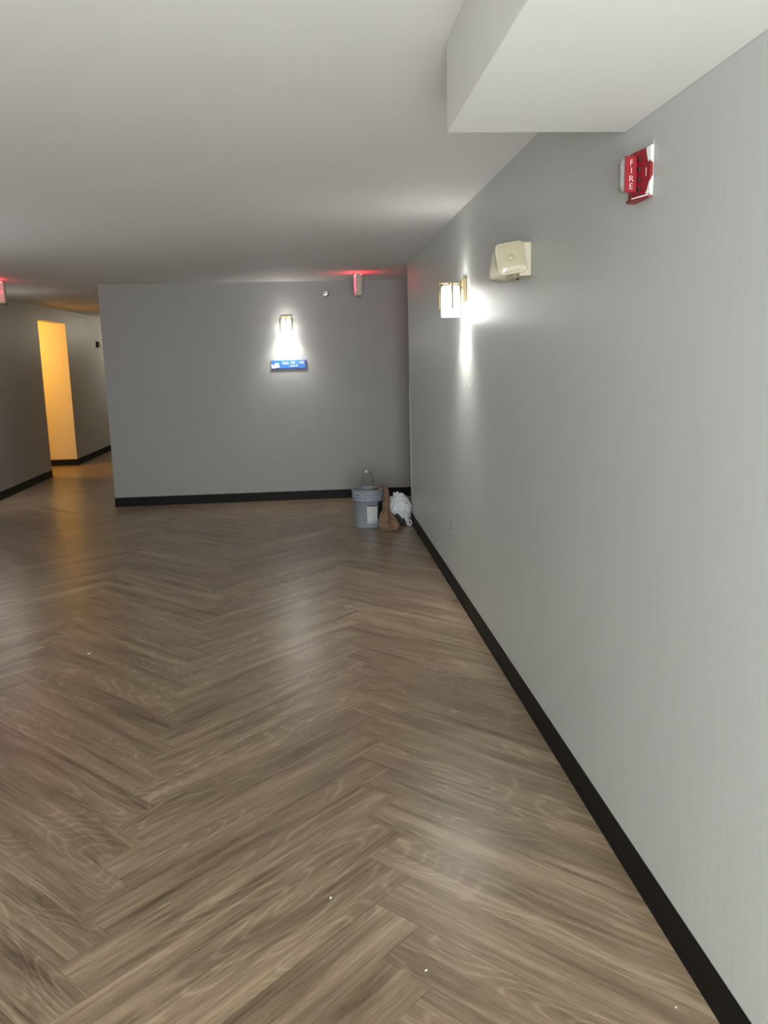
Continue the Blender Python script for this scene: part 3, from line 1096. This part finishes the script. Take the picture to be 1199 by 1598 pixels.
# white rag: crumpled heap against the right wall, gathered towards the floor
grid = []
NU, NV = 64, 72
for i in range(NU + 1):
    th = PI * (0.015 + 0.97 * i / NU)
    row = []
    for j in range(NV + 1):
        ph = 2 * PI * j / NV
        d = Vector((math.sin(th) * math.cos(ph), math.sin(th) * math.sin(ph), math.cos(th)))
        q = d * 1.9
        ridge = 1 - abs(noise.noise((q.x * 1.2 + 3, q.y * 1.2, q.z * 1.0))) * 2.9
        ridge2 = 1 - abs(noise.noise((q.x * 1.8, q.y * 1.8 + 9, q.z * 1.8))) * 2.2
        r = 1.0 + 0.28 * (ridge - 0.45) + 0.10 * (ridge2 - 0.5)
        z = d.z
        # wide and high on the left shoulder, tapering to a foot at lower right
        p = Vector((d.x * 0.098 * r, d.y * 0.085 * r, z * 0.146 * r))
        lowf = max(0.0, -z)
        p.x = p.x * (1 - 0.62 * lowf) + 0.055 * lowf - 0.018 * max(0, z)
        p.y = p.y * (1 - 0.45 * lowf)
        p += Vector((0.803, 7.945, 0.158))
        p.z = max(p.z, 0.010)
        p.x = min(p.x, XR - 0.018)
        row.append(p)
    grid.append(row)
wr = cloth_obj('white_cloth', grid, RAG, 0.003)
# a top fold lying across the heap and the drooping tail with a loop
fold = []
for i in range(40):
    t = i / 39
    row = []
    for j in range(12):
        s = j / 11
        x = 0.700 + 0.205 * t
        z = 0.232 + 0.070 * math.sin(t * 2.6 + 0.35) - 0.085 * max(0, t - 0.6) - s * (0.055 + 0.035 * math.sin(t * 5 + 1))
        y = 7.862 - 0.022 * math.sin(s * PI) - 0.018 * math.sin(t * 8 + s * 2.5) + 0.045 * t + 0.03 * (1 - s)
        row.append(Vector((min(x + 0.008 * math.sin(s * 7 + t * 3), XR - 0.018), y, z)))
    fold.append(row)
f1 = cloth_obj('fold', fold, RAG, 0.006); f1.parent = wr
b = MB()
lp = []
for i in range(22):
    t = i / 21
    a = -PI * 0.5 + t * 2 * PI * 0.95
    lp.append((0.880 + 0.022 * math.cos(a), 7.862 + 0.006 * math.sin(2 * a), 0.034 + 0.026 * math.sin(a)))
b.tube([(0.862, 7.895, 0.12), (0.866, 7.878, 0.08), (0.874, 7.865, 0.035)] + lp, 0.0065, 8)
b.build('loop', RAG, wr)
tag(wr, 'crumpled white cloth heaped between the tan cloth and the right wall', 'cloth')

# dark cloth underneath
grid = []
for i in range(25):
    th = PI * (0.02 + 0.96 * i / 24)
    row = []
    for j in range(41):
        ph = 2 * PI * j / 40
        d = Vector((math.sin(th) * math.cos(ph), math.sin(th) * math.sin(ph), math.cos(th)))
        r = 1 + 0.3 * noise.noise(d * 2.4 + Vector((11, 0, 0)))
        p = Vector((0.795 + d.x * 0.088 * r - 0.03 * d.z, 7.955 + d.y * 0.06 * r, 0.088 + d.z * 0.092 * r))
        p.z = max(p.z, 0.005)
        p.x = min(p.x, XR - 0.02)
        row.append(p)
    grid.append(row)
dk = cloth_obj('dark_lining', grid, DARKRAG, 0.003)
dk.parent = wr
dk['label'] = 'dark lining bunched under the white cloth'

# ------------------------------------------------------------------ wear on the right wall (parts of the wall)
GOUGE = simple('gouge_shadow', rgb(58, 56, 50), 0.9, var=0.2, bscale=300)


def wall_mark(name, y, z, hw, hh, mat, seed):
    rnd = random.Random(seed)
    b = MB()
    pts = []
    for i in range(9):
        a = 2 * PI * i / 9
        k = rnd.uniform(0.6, 1.2)
        pts.append((y + hw * k * math.cos(a), z + hh * k * math.sin(a)))
    b.prism(pts, 0, XR - 0.0012, XR - 0.0001)
    return b.build(name, mat, wall_right)


wall_mark('wall_gouge', 5.671, 0.447, 0.008, 0.012, GOUGE, 1)
wall_mark('wall_gouge', 5.690, 0.408, 0.006, 0.012, GOUGE, 2)
wall_mark('wall_gouge', 5.672, 0.362, 0.011, 0.012, GOUGE, 3)
wall_mark('wall_chip', 5.668, 0.384, 0.010, 0.007, PLASTER, 4)
wall_mark('wall_chip', 4.841, 1.452, 0.012, 0.006, PLASTER, 5)
wall_mark('wall_chip', 4.935, 1.420, 0.012, 0.006, PLASTER, 6)
wall_mark('wall_chip', 4.90, 1.408, 0.010, 0.004, PLASTER, 8)
wall_mark('wall_chip', 5.607, 1.019, 0.014, 0.006, PLASTER, 7)

# ------------------------------------------------------------------ debris on the floor
for (x, y, sz, ang_, lbl) in ((-1.299, 4.637, 0.010, 0.3, 'tiny white debris chip on the floor at the left'),
                              (-0.003, 2.288, 0.006, 1.1, 'tiny white debris chip on the near floor at the centre'),
                              (0.240, 1.954, 0.004, 0.2, 'tiny white debris chip on the herringbone seam at the bottom'),
                              (0.832, 1.756, 0.0035, 0.8, 'tiny white debris chip on the floor beside the right baseboard')):
    b = MB()
    b.prism([(-sz, -0.4 * sz), (0.6 * sz, -0.5 * sz), (sz, 0.3 * sz), (-0.2 * sz, 0.6 * sz)], 2, 0.0, 0.0025)
    o = b.build('debris_chip', PLASTER)
    o.location = (x, y, 0.0002); o.rotation_euler = (0, 0, ang_)
    tag(o, lbl, 'debris', 'white debris chips on the floor')
